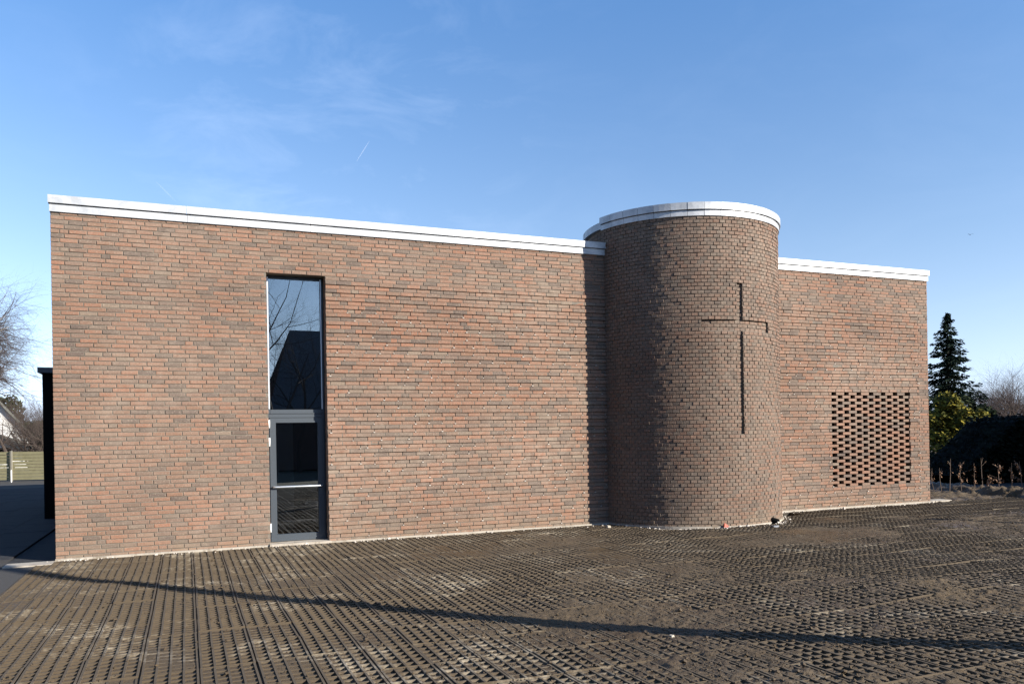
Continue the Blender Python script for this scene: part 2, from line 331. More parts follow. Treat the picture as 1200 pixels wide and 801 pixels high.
# scattered clods and stones
def clods():
    b = MB()
    for _ in range(26000):
        x = random.uniform(-.1, 20.2); n = random.uniform(.15, 10.5)
        md = 1.0 if x + .55 * (n - 4) > 5.5 and n > 4 else .22
        if random.random() > md: continue
        if (x - 11.1) ** 2 + (n + .32) ** 2 < 2.0 ** 2: continue
        r = random.uniform(.004, .014) if random.random() < .97 else random.uniform(.016, .028)
        z = float(gh(x, -n)) + .003
        vs = []
        for dx, dy, dz in ((1, 0, 0), (0, 1, 0), (-1, 0, 0), (0, -1, 0), (0, 0, .8), (.7, .6, .45), (-.6, .7, .4), (-.6, -.7, .4), (.7, -.6, .5)):
            q = r * random.uniform(.7, 1.25); vs.append((x + dx * q, -n + dy * q, z + dz * q))
        b.add(vs, [(0, 1, 5), (1, 2, 6), (2, 3, 7), (3, 0, 8), (5, 1, 6), (6, 2, 7), (7, 3, 8), (8, 0, 5), (5, 6, 4), (6, 7, 4), (7, 8, 4), (8, 5, 4)])
    return b.build('dirt_clods', M['soil'], kind='stuff')
clods()
def crumbs():
    b = MB()
    for _ in range(420):
        x = random.uniform(-.1, WL_) if random.random() < .75 else TXc + random.uniform(-2.2, 2.2); n = .06 + abs(random.gauss(0, .10))
        if abs(x - TXc) < 1.95: n += math.sqrt(max(0, 1.93 ** 2 - (x - TXc) ** 2)) - .32
        r = random.uniform(.004, .014) if random.random() < .93 else random.uniform(.014, .03); z = float(gh(x, -n)) + .001; q = lambda: random.uniform(.6, 1.2) * r
        b.add([(x - q(), -n - q(), z), (x + q(), -n - q(), z), (x + q(), -n + q(), z), (x - q(), -n + q(), z), (x - q() * .6, -n - q() * .6, z + q()), (x + q() * .6, -n - q() * .6, z + q()), (x + q() * .6, -n + q() * .6, z + q()), (x - q() * .6, -n + q() * .6, z + q())], [(4, 5, 6, 7), (0, 1, 5, 4), (1, 2, 6, 5), (2, 3, 7, 6), (3, 0, 4, 7)])
    return b.build('mortar_crumbs', M['dab'], kind='stuff')
WL_, TXc = 17.6, 11.1
crumbs()
# ---- asphalt and slab path on the left of the building
b = MB(); b.box((-40, -16, -.14), (-.62, 30, -.032)); path = b.build('path', M['asphalt'], kind='structure')
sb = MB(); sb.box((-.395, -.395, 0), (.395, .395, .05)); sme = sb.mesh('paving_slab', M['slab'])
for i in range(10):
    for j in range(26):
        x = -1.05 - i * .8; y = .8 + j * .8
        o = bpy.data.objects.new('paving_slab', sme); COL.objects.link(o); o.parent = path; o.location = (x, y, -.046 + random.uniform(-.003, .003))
b = MB(); b.box((-.645, -.055, -.14), (-.002, 15, -.02)); b.build('gravel_margin', M['slab'], kind='structure')  # margin shares the slab colour that was darkened for the shade
b = MB(); b.box((-.60, -14, -.14), (-.215, -.42, -.012)); b.build('kerb_strip', M['asphalt'], kind='structure')
b = MB(); b.box((-.60, -.40, -.14), (.0, -.06, .004)); b.build('corner_slab', M['conc'], kind='structure')

# ------------------------------------------------------------------ the church
CH = 5.1333; CO = .0666667; WL = 17.68
DX0, DX1, DZ = 3.02, 3.955, 4.40
GX0, GX1, GZ0, GZ1 = 14.77, 17.06, .4667, 2.4667 + CO
ZX0, ZX1, ZT = DX1, 17.37, 4.3333
TX, TY, TR, TH = 11.102, .323, 1.9297, 5.6
church = thing('church', 'flat roofed red brick church with a round brick tower bearing a cross', 'church')
core = MB()
def slab(x0, x1, z0, z1, y0=.009, y1=.36): core.box((x0, y0, z0), (x1, y1, z1))
slab(.004, DX0 - .001, 0, CH); slab(DX0 - .001, DX1 + .001, DZ + .001, CH); slab(DX1 + .001, GX0 - .06, 0, CH); slab(GX0 - .06, GX1 + .06, 0, GZ0 - .0); slab(GX0 - .06, GX1 + .06, GZ1, CH); slab(GX1 + .06, WL - .004, 0, CH)
wall = core.build('wall', M['mortar'], church); wall['label'] = 'long front wall of red and grey brown bricks'
b = MB(); b.box((.02, .361, 0), (.33, 15, CH)); b.box((WL - .33, .361, 0), (WL - .02, 15, CH)); b.box((.331, 14.6, 0), (WL - .331, 15, CH))
b.build('rear_wall', M['darkbrick'], church)
b = MB(); b.box((.1, .1, CH + .001), (WL - .1, 14.9, CH + .12)); b.build('roof', M['felt'], church)
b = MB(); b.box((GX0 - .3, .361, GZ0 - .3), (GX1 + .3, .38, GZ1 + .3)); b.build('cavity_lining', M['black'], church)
# bricks
brickB = MB(); dabB = MB(); jointB = MB()
def brick_verts(w, h, p, d, ch=.0035):
    """front face with a worn arris; local frame: tangent, out, up"""
    a, c = w / 2, h / 2; j = lambda k: random.uniform(-k, k)
    t = [j(.0022) for _ in range(4)]
    outer = [(-a, p - ch, -c + j(.0015)), (a, p - ch, -c + j(.0015)), (a, p - ch, c + j(.0015)), (-a, p - ch, c + j(.0015))]
    inner = [(-a + ch * random.uniform(.7, 1.8), p + t[0], -c + ch), (a - ch * random.uniform(.7, 1.8), p + t[1], -c + ch), (a - ch * random.uniform(.7, 1.8), p + t[2], c - ch), (-a + ch * random.uniform(.7, 1.8), p + t[3], c - ch)]
    back = [(-a, p - d, -c), (a, p - d, -c), (a, p - d, c), (-a, p - d, c)]
    return outer + inner + back
BF = [(4, 5, 6, 7), (0, 1, 5, 4), (1, 2, 6, 5), (2, 3, 7, 6), (3, 0, 4, 7), (8, 9, 1, 0), (9, 10, 2, 1), (10, 11, 3, 2), (11, 8, 0, 3)]
BFB = BF + [(8, 11, 10, 9)]
def subtract(ivs, cuts):
    for c0, c1 in cuts:
        nv = []
        for a, b_ in ivs:
            if c1 <= a or c0 >= b_: nv.append((a, b_)); continue
            if c0 - a > .03: nv.append((a, c0))
            if b_ - c1 > .03: nv.append((c1, b_))
        ivs = nv
    return ivs
NC = 77; singles = []
for r in range(NC):
    z0 = r * CO; z1 = z0 + .0545
    x = 0.0; ivs = []; prevj = joints if r else []; joints = []
    first = random.choice([.108, .228, .168, .228, .108])
    off = [.108, .168, .228, .168][r % 4] if random.random() < .7 else first
    while x < WL - .02:
        w = off if x == 0 else (.228 if random.random() < .90 else .108)
        for w2 in (w, .168, .108, .228, .198):
            if all(abs(x + w2 - q) > .034 for q in prevj): w = w2; break
        joints.append(x + w); ivs.append((x, min(x + w, WL))); x += w + .012
    zc = z0 + .027
    edges = []
    if zc < DZ: edges.append((DX0, DX1))
    if GZ0 - .01 < zc < GZ1 - .01: edges.append((GX0, GX1))
    ivs2 = []
    for a, b_ in ivs:
        cut = [e for e in (ZX1,) if a < e < b_ and zc < ZT]
        if cut and cut[0] - a > .02 and b_ - cut[0] > .02: ivs2 += [(a, cut[0] - .006), (cut[0] + .006, b_)]
        else: ivs2.append((a, b_))
    ivs = subtract(ivs2, edges)
    if GZ0 - .01 < zc < GZ1 - .01:                        # the open brick screen
        k = r - int(round(GZ0 / CO)); x = GX0 + (.132 if k % 2 == 0 else 0) - (0 if k % 2 == 0 else .18 - .132)
        while x < GX1 - .02:
            a, b_ = max(x, GX0), min(x + .228, GX1)
            if b_ - a > .03: ivs.append((a, b_))
            x += .36
    for a, b_ in ivs:
        screen = a >= GX0 - .001 and b_ <= GX1 + .001 and GZ0 - .01 < zc < GZ1 - .01
        xm = (a + b_) / 2
        zone = ZX0 - .01 < xm < ZX1 and zc < ZT
        p = random.gauss(0, .0016) + (.019 if zone and r % 2 == 0 and not screen else 0)
        if not zone and random.random() < .05: p += random.uniform(-.003, .004)
        # hidden by the tower
        if abs(xm - TX) < 1.7: continue
        d = .075 if screen else .03
        h = .0545 if not zone else .0575
        singles.append((xm, zc + random.gauss(0, .0008), b_ - a, h, p, d, screen))
        if zone and r % 2 == 1 and not screen and random.random() < .42 and zc < 3.9:
            q = random.uniform(.005, .011); xx = b_ + .006; zz = z0 + random.choice([-.002, .006]); dabB.box((xx - q * 1.5, -.009 - random.random() * .007, zz), (xx + q * 1.5, .012, zz + q * 1.3))
def shown(s):
    d = Vector((s[0], 0, s[1])) - cam_loc; Yd = d.x * SA + d.y * CA; return s[2] * s[3] / (Yd ** 3) if not s[6] else 0
order = sorted(range(len(singles)), key=lambda i: -shown(singles[i]))
pick = set(order[:300])
protos = {}
for i, (x, z, w, h, p, d, scr) in enumerate(singles):
    if i in pick:
        key = (round(w / .02), random.randrange(6))
        if key not in protos:
            bb = MB(); bb.add([(t, -o_, u) for t, o_, u in brick_verts(key[0] * .02, .0545, 0, .03)], BF); protos[key] = bb.mesh('brick', M['brick1'])
        o = bpy.data.objects.new('brick', protos[key]); COL.objects.link(o); o.parent = wall; o.location = (x, -p, z); o.scale.x = w / (key[0] * .02)
    else:
        brickB.add([(x + t, -o_, z + u) for t, o_, u in brick_verts(w, h, p, d)], BFB if scr else BF)
for r in range(0, 65, 2):                                  # mortar flush in the projecting courses
    z = r * CO
    for a, b_ in ((ZX0 + .003, 9.4), (12.8, GX0 - .003 if GZ0 - .03 < z < GZ1 else ZX1), (GX1 + .003, ZX1)):
        if a > 17 and not (GZ0 - .03 < z < GZ1): continue
        jointB.box((a, -.0145, z + .0015), (b_ - .004, .0055, z + .053))
jointB.build('joint_mortar', M['mortar'], wall, kind='stuff')
brickB.build('brickwork', M['brick'], wall, kind='stuff')
dabB.build('mortar_dabs', M['dab'], wall, kind='stuff')
# jambs and lintel of the opening in brick, slip by slip
jb = MB()
for r in range(66):
    z = r * CO + .027
    for x, sgn in ((DX0, 1), (DX1, -1)):
        y0 = .012; 
        for w in ((.108, .1) if r % 2 else (.06, .15)):
            vs = brick_verts(w - .01, .0545, random.gauss(.002, .0012), .02)
            jb.add([(x + sgn * o_, y0 + w / 2 + t * (1 if sgn > 0 else -1) * 1.0, z + u) for t, o_, u in vs], BF); y0 += w
jb.build('jamb_brickwork', M['brick'], church, kind='stuff')
# plinth strip and threshold
for a_, e_, h_ in ((0, DX0 - .02, .022), (DX1 + .02, 9.35, .022), (12.9, WL + .1, .03)):
    b = MB(); b.box((a_, -.05, -.10), (e_, .005, h_)); b.build('plinth_strip', M['conc'], church)
b = MB(); b.box((DX0 - .015, -.085, -.1), (DX1 + .015, .42, .034)); b.build('threshold', M['conc'], church)
# fascia: two bands of flashing in lengths
def fascia(x0, x1, name, z0, z1, yf, seg):
    k = max(1, round((x1 - x0) / seg)); w = (x1 - x0) / k
    for i in range(k):
        e0 = .0 if i == 0 else .0025
        b = MB(); y = yf + random.uniform(-.002, .002)
        b.box((x0 + i * w + e0, -y, z0), (x0 + (i + 1) * w - .0025, .10, z1)); b.build(name, M['zinc'], church)
fascia(-.008, 9.33, 'lower_fascia_panel', CH - .03, CH + .078, .03, 2.0); fascia(-.022, 9.34, 'upper_fascia_panel', CH + .090, CH + .205, .062, 2.0)
fascia(12.82, WL + .008, 'lower_fascia_panel', CH - .03, CH + .078, .03, 2.0); fascia(12.80, WL + .022, 'upper_fascia_panel', CH + .090, CH + .205, .062, 2.0)
b = MB(); b.box((-.01, -.02, CH + .079), (9.32, .099, CH + .089)); b.box((12.84, -.02, CH + .079), (WL + .01, .099, CH + .089)); b.build('fascia_core', M['black'], church)
# side fascia along the left end
b = MB(); b.box((-.022, .101, CH + .09), (-.0, 14.9, CH + .205)); b.box((WL, .101, CH + .09), (WL + .022, 14.9, CH + .205)); b.build('side_fascia', M['zinc'], church)

# ---- the round tower
tower = None
CRA = (R(-2.1), R(1.5)); ARM = (R(-22.8), R(22.8)); CZ = (25 * CO, 66 * CO); AZ = (53 * CO, 56 * CO); CD = .042
SH0 = R(-81)                                   # free edge of the outer shell
def in_cross(t, z): return (CRA[0] < t < CRA[1] and CZ[0] < z < CZ[1]) or (ARM[0] < t < ARM[1] and AZ[0] < z < AZ[1])
def tp(t, r, z): return (TX + r * math.sin(t), TY - r * math.cos(t), z)
te = sorted(set([R(a) for a in np.arange(-81, 279.1, 2.0)] + [CRA[0], CRA[1], ARM[0], ARM[1]]))
ze = [0, CZ[0], AZ[0], AZ[1], CZ[1], TH]
tc_ = MB()
def trad(t, z):
    if t > R(200): return TR - .075
    return TR - .012 - (CD if in_cross(t, z) else 0)
for i in range(len(te) - 1):
    tm = (te[i] + te[i + 1]) / 2
    for j in range(len(ze) - 1):
        zm = (ze[j] + ze[j + 1]) / 2; r = trad(tm, zm)
        tc_.add([tp(te[i], r, ze[j]), tp(te[i + 1], r, ze[j]), tp(te[i + 1], r, ze[j + 1]), tp(te[i], r, ze[j + 1])], [(0, 1, 2, 3)])
        if i + 2 < len(te):
            r2 = trad((te[i + 1] + te[i + 2]) / 2, zm)
            if abs(r2 - r) > 1e-6: tc_.add([tp(te[i + 1], r, ze[j]), tp(te[i + 1], r2, ze[j]), tp(te[i + 1], r2, ze[j + 1]), tp(te[i + 1], r, ze[j + 1])], [(0, 1, 2, 3)])
        if j + 2 < len(ze):
            r2 = trad(tm, (ze[j + 1] + ze[j + 2]) / 2)
            if abs(r2 - r) > 1e-6: tc_.add([tp(te[i], r, ze[j + 1]), tp(te[i + 1], r, ze[j + 1]), tp(te[i + 1], r2, ze[j + 1]), tp(te[i], r2, ze[j + 1])], [(0, 1, 2, 3)])
tc_.add([tp(R(-81), TR - .2, 0), tp(R(-81), TR - .01, 0), tp(R(-81), TR - .01, TH), tp(R(-81), TR - .2, TH)], [(0, 1, 2, 3)])
nTop = 60
tc_.add([tp(2 * math.pi * k / nTop, TR - .08, TH - .002) for k in range(nTop)], [tuple(range(nTop))[::-1]])
tower = tc_.build('round_tower', M['mortarT'], church)
tower['label'] = 'round tower of header bricks with a sunken cross'
tb = MB(); PT = .1195
for r in range(84):
    z0 = r * CO; zc = z0 + .0272
    s0 = R(-81) * TR + (.0 if r % 2 else -.06)
    ivs = []; s = s0
    while s < R(200) * TR:
        a = max(s, R(-81) * TR); b_ = s + .1085
        if b_ - a > .02: ivs.append((a, b_))
        s += PT
    cuts = []
    if CZ[0] < zc < CZ[1]: cuts = [CRA[0] * TR, CRA[1] * TR]
    if AZ[0] < zc < AZ[1]: cuts = [ARM[0] * TR, ARM[1] * TR]
    fin = []
    for a, b_ in ivs:
        for c in cuts:
            if a < c < b_:
                if c - a > .015: fin.append((a, c - .002))
                a = c + .002
        if b_ - a > .012: fin.append((a, b_))
    for a, b_ in fin:
        t = (a + b_) / 2 / TR; rec = in_cross(t, zc)
        p = random.gauss(0, .0032) - (CD if rec else 0); yw = random.gauss(0, .022)
        if random.random() < .08: p += random.uniform(-.004, .004)
        o = Vector(tp(t, TR, zc + random.gauss(0, .0012))); tg = Vector((math.cos(t + yw), math.sin(t + yw), 0)); nn = Vector((math.sin(t + yw), -math.cos(t + yw), 0))
        tb.add([o + tg * q + nn * w_ + Vector((0, 0, u)) for q, w_, u in brick_verts(b_ - a, .0545, p, .03, .003)], BF)
    # inner shell beyond the free edge
    s = R(200) * TR
    while s < R(279) * TR and zc > 4.4:
        t = (s + .054) / TR; o = Vector(tp(t, TR - .065, zc)); tg = Vector((math.cos(t), math.sin(t), 0)); nn = Vector((math.sin(t), -math.cos(t), 0))
        tb.add([o + tg * q + nn * w_ + Vector((0, 0, u)) for q, w_, u in brick_verts(.1085, .0545, 0, .03, .003)], BF); s += PT
tb.build('brickwork', M['brickT'], tower, kind='stuff')
b = MB(); k = 72
for i in range(k):
    t0 = R(-81) + (R(300)) * i / k; t1 = R(-81) + R(300) * (i + 1) / k
    b.add([tp(t0, TR - .1, -.1), tp(t1, TR - .1, -.1), tp(t1, TR + .022, -.1), tp(t0, TR + .022, -.1), tp(t0, TR - .1, .024), tp(t1, TR - .1, .024), tp(t1, TR + .022, .024), tp(t0, TR + .022, .024)], [(4, 5, 6, 7), (3, 2, 6, 7), (0, 3, 7, 4), (1, 2, 6, 5)])
b.build('tower_plinth', M['conc'], tower)
def cap_panels(a0, a1, r, z0, z1, w, name):
    k = max(1, round((a1 - a0) * r / w))
    for i in range(k):
        g = .006 / r; rr = r + random.uniform(-.003, .003); t0 = a0 + (a1 - a0) * i / k + g / 2; t1 = a0 + (a1 - a0) * (i + 1) / k - g / 2; b = MB(); ts = [t0, (2 * t0 + t1) / 3, (t0 + 2 * t1) / 3, t1]
        vs = []; fs = []
        for t in ts: vs += [tp(t, rr, z0), tp(t, rr, z1), tp(t, rr - .2, z1 + .012), tp(t, rr - .2, z0)]
        for q in range(3):
            for e in range(4): fs.append((q * 4 + e, (q + 1) * 4 + e, (q + 1) * 4 + (e + 1) % 4, q * 4 + (e + 1) % 4))
        fs += [(0, 1, 2, 3), (15, 14, 13, 12)]
        b.add(vs, fs); b.build(name, M['zinc'], tower)
cap_panels(R(-82), R(200), TR + .022, TH - .012, TH + .085, .30, 'lower_cap_panel')
cap_panels(R(-82), R(200), TR + .050, TH + .098, TH + .225, .30, 'upper_cap_panel')
cap_panels(R(200.2), R(277.8), TR - .01, TH + .03, TH + .16, .30, 'rear_cap_panel')
b = MB(); k = 90
for i in range(k):
    t0 = R(-82) + R(282) * i / k; t1 = R(-82) + R(282) * (i + 1) / k
    b.add([tp(t0, TR + .012, TH + .084), tp(t1, TR + .012, TH + .084), tp(t1, TR + .012, TH + .1), tp(t0, TR + .012, TH + .1)], [(0, 1, 2, 3)])
b.build('cap_core', M['black'], tower)

# ---- tall glazed opening: window above, door below
FY = .20                                       # frame face
win = MB(); TZ0, TZ1 = 2.10, 2.17
win.box((DX0 + .012, FY + .004, 2.135), (DX0 + .05, FY + .07, DZ - .01)); win.box((DX1 - .062, FY + .004, 2.135), (DX1 - .012, FY + .07, DZ - .01)); win.box((DX0 + .051, FY + .004, DZ - .055), (DX1 - .063, FY + .07, DZ - .01)); win.box((DX0 + .051, FY, 2.135), (DX1 - .063, FY + .07, 2.20))
window = win.build('window', M['frame'], church); window['label'] = 'tall fixed pane above the door'
b = MB(); b.box((DX0 + .049, FY + .022, 2.199), (DX1 - .061, FY + .034, DZ - .054)); b.build('pane', M['glass'], window)
b = MB(); b.box((DX0 + .024, FY - .004, 2.21), (DX0 + .044, FY + .003, DZ - .03)); b.box((DX1 - .058, FY - .004, 2.21), (DX1 - .042, FY + .003, DZ - .03)); b.build('glazing_bead', M['alu'], window)
d = MB(); d.box((DX0 + .012, FY + .006, .035), (DX0 + .030, FY + .08, 2.134)); d.box((DX1 - .03, FY + .006, .035), (DX1 - .012, FY + .08, 2.134)); d.box((DX0 + .031, FY + .004, 2.07), (DX1 - .031, FY + .075, 2.128))
door = d.build('door_frame', M['frame'], church)
dl = MB(); a0, a1 = DX0 + .034, DX1 - .034
dl.box((a0, FY - .006, .042), (a0 + .098, FY + .06, 2.064)); dl.box((a1 - .098, FY - .006, .042), (a1, FY + .06, 2.064)); dl.box((a0 + .0985, FY - .004, .042), (a1 - .0985, FY + .06, .155)); dl.box((a0 + .0985, FY - .004, 1.985), (a1 - .0985, FY + .06, 2.064))
door = dl.build('door', M['frame'], church); door['label'] = 'grey framed glass door with a push bar'
b = MB(); b.box((a0 + .097, FY + .022, .154), (a1 - .097, FY + .034, 1.986)); b.build('pane', M['glass'], door)
b = MB(); b.tube([(a0 + .04, FY - .012, .935), (a0 + .05, FY - .06, .935), (a0 + .09, FY - .07, .935), (a1 - .09, FY - .07, .935), (a1 - .05, FY - .06, .935), (a1 - .04, FY - .012, .935)], .0125, 8); b.build('push_bar', M['alu'], door, True)
for z0, z1 in ((1.90, 2.03), (1.60, 1.74), (.20, .34)):
    b = MB(); b.tube([(DX0 + .026, FY - .012, z0), (DX0 + .026, FY - .012, z1)], .014, 8); b.build('hinge', M['white'], door, True)
# the room behind
b = MB(); rx0, rx1, ry0, ry1, rz1 = 1.4, 8.5, .365, 6.5, 4.6
b.add([(rx0, ry0, .01), (rx1, ry0, .01), (rx1, ry1, .01), (rx0, ry1, .01), (rx0, ry0, rz1), (rx1, ry0, rz1), (rx1, ry1, rz1), (rx0, ry1, rz1)], [(0, 1, 2, 3), (4, 7, 6, 5), (1, 5, 6, 2), (2, 6, 7, 3), (3, 7, 4, 0)])
b.build('room_lining', M['inside'], church)
b = MB(); b.box((3.2, 2.0, .02), (3.64, 2.06, 2.02)); b.build('inner_door', M['house'], church)
# low dark annex behind the left end
ax = thing('annex', 'low black annex with a flat cap behind the left end of the church', 'annex', (-.6, 8, 0))
b = MB(); b.box((-1.18, 7.2, -.1), (.015, 14, 3.28)); b.build('wall', M['black'], ax)
b = MB(); b.box((-1.26, 7.1, 3.281), (.015, 14.1, 3.40)); b.build('flat_cap', M['felt'], ax)

# ---- odds and ends at the tower foot
def scrap(pxy, Y=None): pass
def at_ground(x, y):
    a, b_ = x - 600, -(y - 400.5); c, s = math.cos(-ROLL), math.sin(-ROLL); a, b_ = c * a - s * b_, s * a + c * b_
    Y = EYE * F / (SY - b_); return cam2w(a / F * Y, Y, 0)
p = at_ground(850, 617.5)
b = MB(); b.add([(-.055, -.03, 0), (.06, -.035, .004), (.055, .03, .0), (-.05, .028, .008), (-.035, -.01, .085), (.02, .0, .05), (-.05, .01, .06)], [(0, 1, 5, 4), (1, 2, 5), (2, 3, 6, 5), (3, 0, 4, 6), (4, 5, 6)])
o = b.build('plastic_scrap', M['orange']); o.location = (p.x, p.y - .02, .0); tag(o, 'crumpled orange red plastic scrap at the foot of the tower', 'scrap')
p = at_ground(905, 612)
pe = MB(); k = 18
for i in range(k):
    t0, t1 = 2 * math.pi * i / k, 2 * math.pi * (i + 1) / k
    for ra, rb, ya, yb in ((.07, .07, -.10, .1), (.055, .055, -.10, .1), (.055, .07, -.10, -.10)):
        pe.add([(ra * math.cos(t0), ya, ra * math.sin(t0)), (ra * math.cos(t1), ya, ra * math.sin(t1)), (rb * math.cos(t1), yb, rb * math.sin(t1)), (rb * math.cos(t0), yb, rb * math.sin(t0))], [(0, 1, 2, 3)])
pe.add([(.055 * math.cos(2 * math.pi * i / k), -.03, .055 * math.sin(2 * math.pi * i / k)) for i in range(k)], [tuple(range(k))])
o = pe.build('drain_pipe', M['black']); o.location = (p.x, p.y - .02, .03); o.rotation_euler = (R(14), 0, R(28)); tag(o, 'black drain pipe end sticking out of the ground by the tower', 'pipe')
def lump(name, x, y, sx, sy, sz, mat, label, cat, group=None, rz=0):
    p = at_ground(x, y); b = MB(); j = lambda: random.uniform(.8, 1.1)
    b.add([(-sx * j(), -sy * j(), 0), (sx * j(), -sy * j(), 0), (sx * j(), sy * j(), 0), (-sx * j(), sy * j(), 0), (-sx * .8 * j(), -sy * .8 * j(), sz * j()), (sx * .8 * j(), -sy * .8 * j(), sz * j()), (sx * .8 * j(), sy * .8 * j(), sz * j()), (-sx * .8 * j(), sy * .8 * j(), sz * j())],
          [(0, 3, 2, 1), (4, 5, 6, 7), (0, 1, 5, 4), (1, 2, 6, 5), (2, 3, 7, 6), (3, 0, 4, 7)])
    o = b.build(name, mat); o.location = (p.x, p.y, float(gh(p.x, p.y)) - .004); o.rotation_euler.z = rz; return tag(o, label, cat, group)
lump('plastic_tub', 908, 618, .07, .05, .03, M['gplastic'], 'small blue grey plastic tub in front of the drain pipe', 'tub')
lump('brick_fragment', 841, 615.5, .05, .03, .035, M['black'], 'small dark brick fragment left of the orange scrap', 'fragment', rz=.4)
lump('stone', 713, 617.5, .04, .03, .04, M['conc'], 'pale stone in the shade where wall and tower meet', 'stone', rz=.3)
lump('mortar_lump', 834, 617, .09, .03, .02, M['dab'], 'flat pale mortar lump beside the dark brick fragment', 'mortar', rz=.1)
lump('stone', 787, 744.5, .018, .02, .02, M['conc'], 'single pale stone lying between pavers near the shadow', 'stone', rz=.3)
b = MB(); qx, qn = PITX, PITN
b.box((qx - .40, -qn - .33, -.36), (qx + .40, -qn - .27, -.004)); b.box((qx - .40, -qn + .28, -.36), (qx + .40, -qn + .34, -.004)); b.box((qx - .40, -qn - .269, -.36), (qx - .34, -qn + .279, -.004)); b.box((qx + .34, -qn - .269, -.36), (qx + .40, -qn + .279, -.004)); b.box((qx - .339, -qn - .269, -.36), (qx + .339, -qn + .279, -.33))
o = b.build('drain_pit', M['bed']); tag(o, 'open square drain pit between the tower and the wall', 'pit')

# ------------------------------------------------------------------ vegetation
def grow(br, tw, p, d, L, r, lev, maxlev, up=.1, droop=0., spread=.6, kids=(3, 5), seg=4, endr=.25, leafs=None):
    pts = [p.copy()]; rad = [r]; q = p.copy(); dd = d.normalized()
    for i in range(seg):
        dd = (dd + Vector((random.gauss(0, .13), random.gauss(0, .13), random.gauss(0, .1) + up * (1 - lev / maxlev) - droop * lev / maxlev))).normalized()
        q = q + dd * (L / seg); pts.append(q.copy()); rad.append(r * (1 - (1 - endr) * (i + 1) / seg))
    (br if lev <= 1 else tw).tube(pts, rad, 6 if lev == 0 else (4 if lev < 2 else 3), cap=False)
    if lev >= maxlev:
        if leafs is not None: leafs.append((pts[-1], dd))
        return
    for k in range(random.randint(*kids)):
        f = random.uniform(.35 if lev == 0 else .2, 1.0); i = min(int(f * seg), seg - 1); base = pts[i].lerp(pts[i + 1], f * seg - i)
        dirn = pts[i + 1] - pts[i]; dirn.normalize(); a = dirn.orthogonal().normalized(); a.rotate(Matrix.Rotation(random.uniform(0, 6.283), 3, dirn))
        nd = (dirn * (1 - spread * .6) + a * spread).normalized()
        grow(br, tw, base, nd, L * random.uniform(.5, .78), rad[i] * .55, lev + 1, maxlev, up, droop, spread, kids, seg, endr, leafs)
def bare_tree(name, label, loc, H, r, lev, kids, spread, up, droop, bmat, tmat, cat='tree', group=None, first=.4, scale_first=1.0, stems=1, lean=(0, 0)):
    t = thing(name, label, cat, loc, group); br, tw = MB(), MB()
    for s in range(stems):
        a = random.uniform(0, 6.28)
        d = Vector((lean[0], lean[1], 1)) if stems == 1 else Vector((math.cos(a) * .35, math.sin(a) * .35, 1))
        grow(br, tw, Vector(loc) + Vector((math.cos(a), math.sin(a), 0)) * (0 if stems == 1 else .25), d, H * (first if stems == 1 else first * random.uniform(.7, 1.1)), r, 0, lev, up, droop, spread, kids)
    br.build('trunk', bmat, t); tw.build('crown', tmat, t); return t
def foliage_blob(b, c, rx, ry, rz, n, s, shell=.55):
    for _ in range(n):
        v = Vector((random.gauss(0, 1), random.gauss(0, 1), random.gauss(0, 1))).normalized() * (shell + (1 - shell) * random.random() ** .5)
        p = Vector(c) + Vector((v.x * rx, v.y * ry, v.z * rz)); a = Vector((random.gauss(0, 1), random.gauss(0, 1), random.gauss(0, 1))).normalized(); e = a.orthogonal().normalized()
        q = s * random.uniform(.6, 1.3); b.quad(p, a * q, e * q * .55)
def spruce(label, base, H, rb, n_lay=26):
    t = thing('spruce_tree', label, 'tree', base); tk = MB(); tk.tube([Vector(base), Vector(base) + Vector((0, 0, H * .97))], [.16, .02], 7); tk.build('trunk', M['bark_brown'], t)
    b = MB()
    for i in range(n_lay * 9):
        f = (i + random.random()) / (n_lay * 9); z = H * (.05 + .94 * f); L = (rb * (1 - f) ** .9 + .10) * random.uniform(.55, 1.15)
        if random.random() < .1: L *= 1.22
        a = random.random() * 6.283; dirn = Vector((math.cos(a), math.sin(a), 0)); side = Vector((-dirn.y, dirn.x, 0)); seg = max(3, int(L / .13))
        tk.tube([Vector(base) + Vector((0, 0, z)), Vector(base) + Vector((0, 0, z)) + dirn * L * .6 + Vector((0, 0, -.2 * L))], [.02, .008], 3, cap=False)
        for s_ in range(seg):
            g = (s_ + .6) / seg; p = Vector(base) + Vector((0, 0, z)) + dirn * (L * g) + Vector((0, 0, -.52 * L * g + .34 * L * g ** 3))
            w = (.06 + .20 * (1 - g) * L) * random.uniform(.6, 1.1)
            for sg in (-1, 1):
                for q in range(3):
                    c = p + side * (sg * w * random.uniform(.1, 1.0)) + Vector((random.gauss(0, .03), random.gauss(0, .03), -random.uniform(-.02, .14)))
                    ax_ = (side * sg * .6 + dirn * .9 + Vector((0, 0, -.8 * random.random()))).normalized(); e = (ax_.cross(Vector((random.gauss(0, .7), random.gauss(0, .7), 1)))).normalized()
                    b.quad(c, ax_ * random.uniform(.07, .14), e * random.uniform(.022, .04))
    b.build('crown', M['spruce_needles'], t); return t
def groundpx(x, Y, z=-.1): w = px(x, 500, Y); w.z = z; return w
spruce('tall dark spruce rising behind the right end of the church', groundpx(1112, 46), 8.5, 3.15)
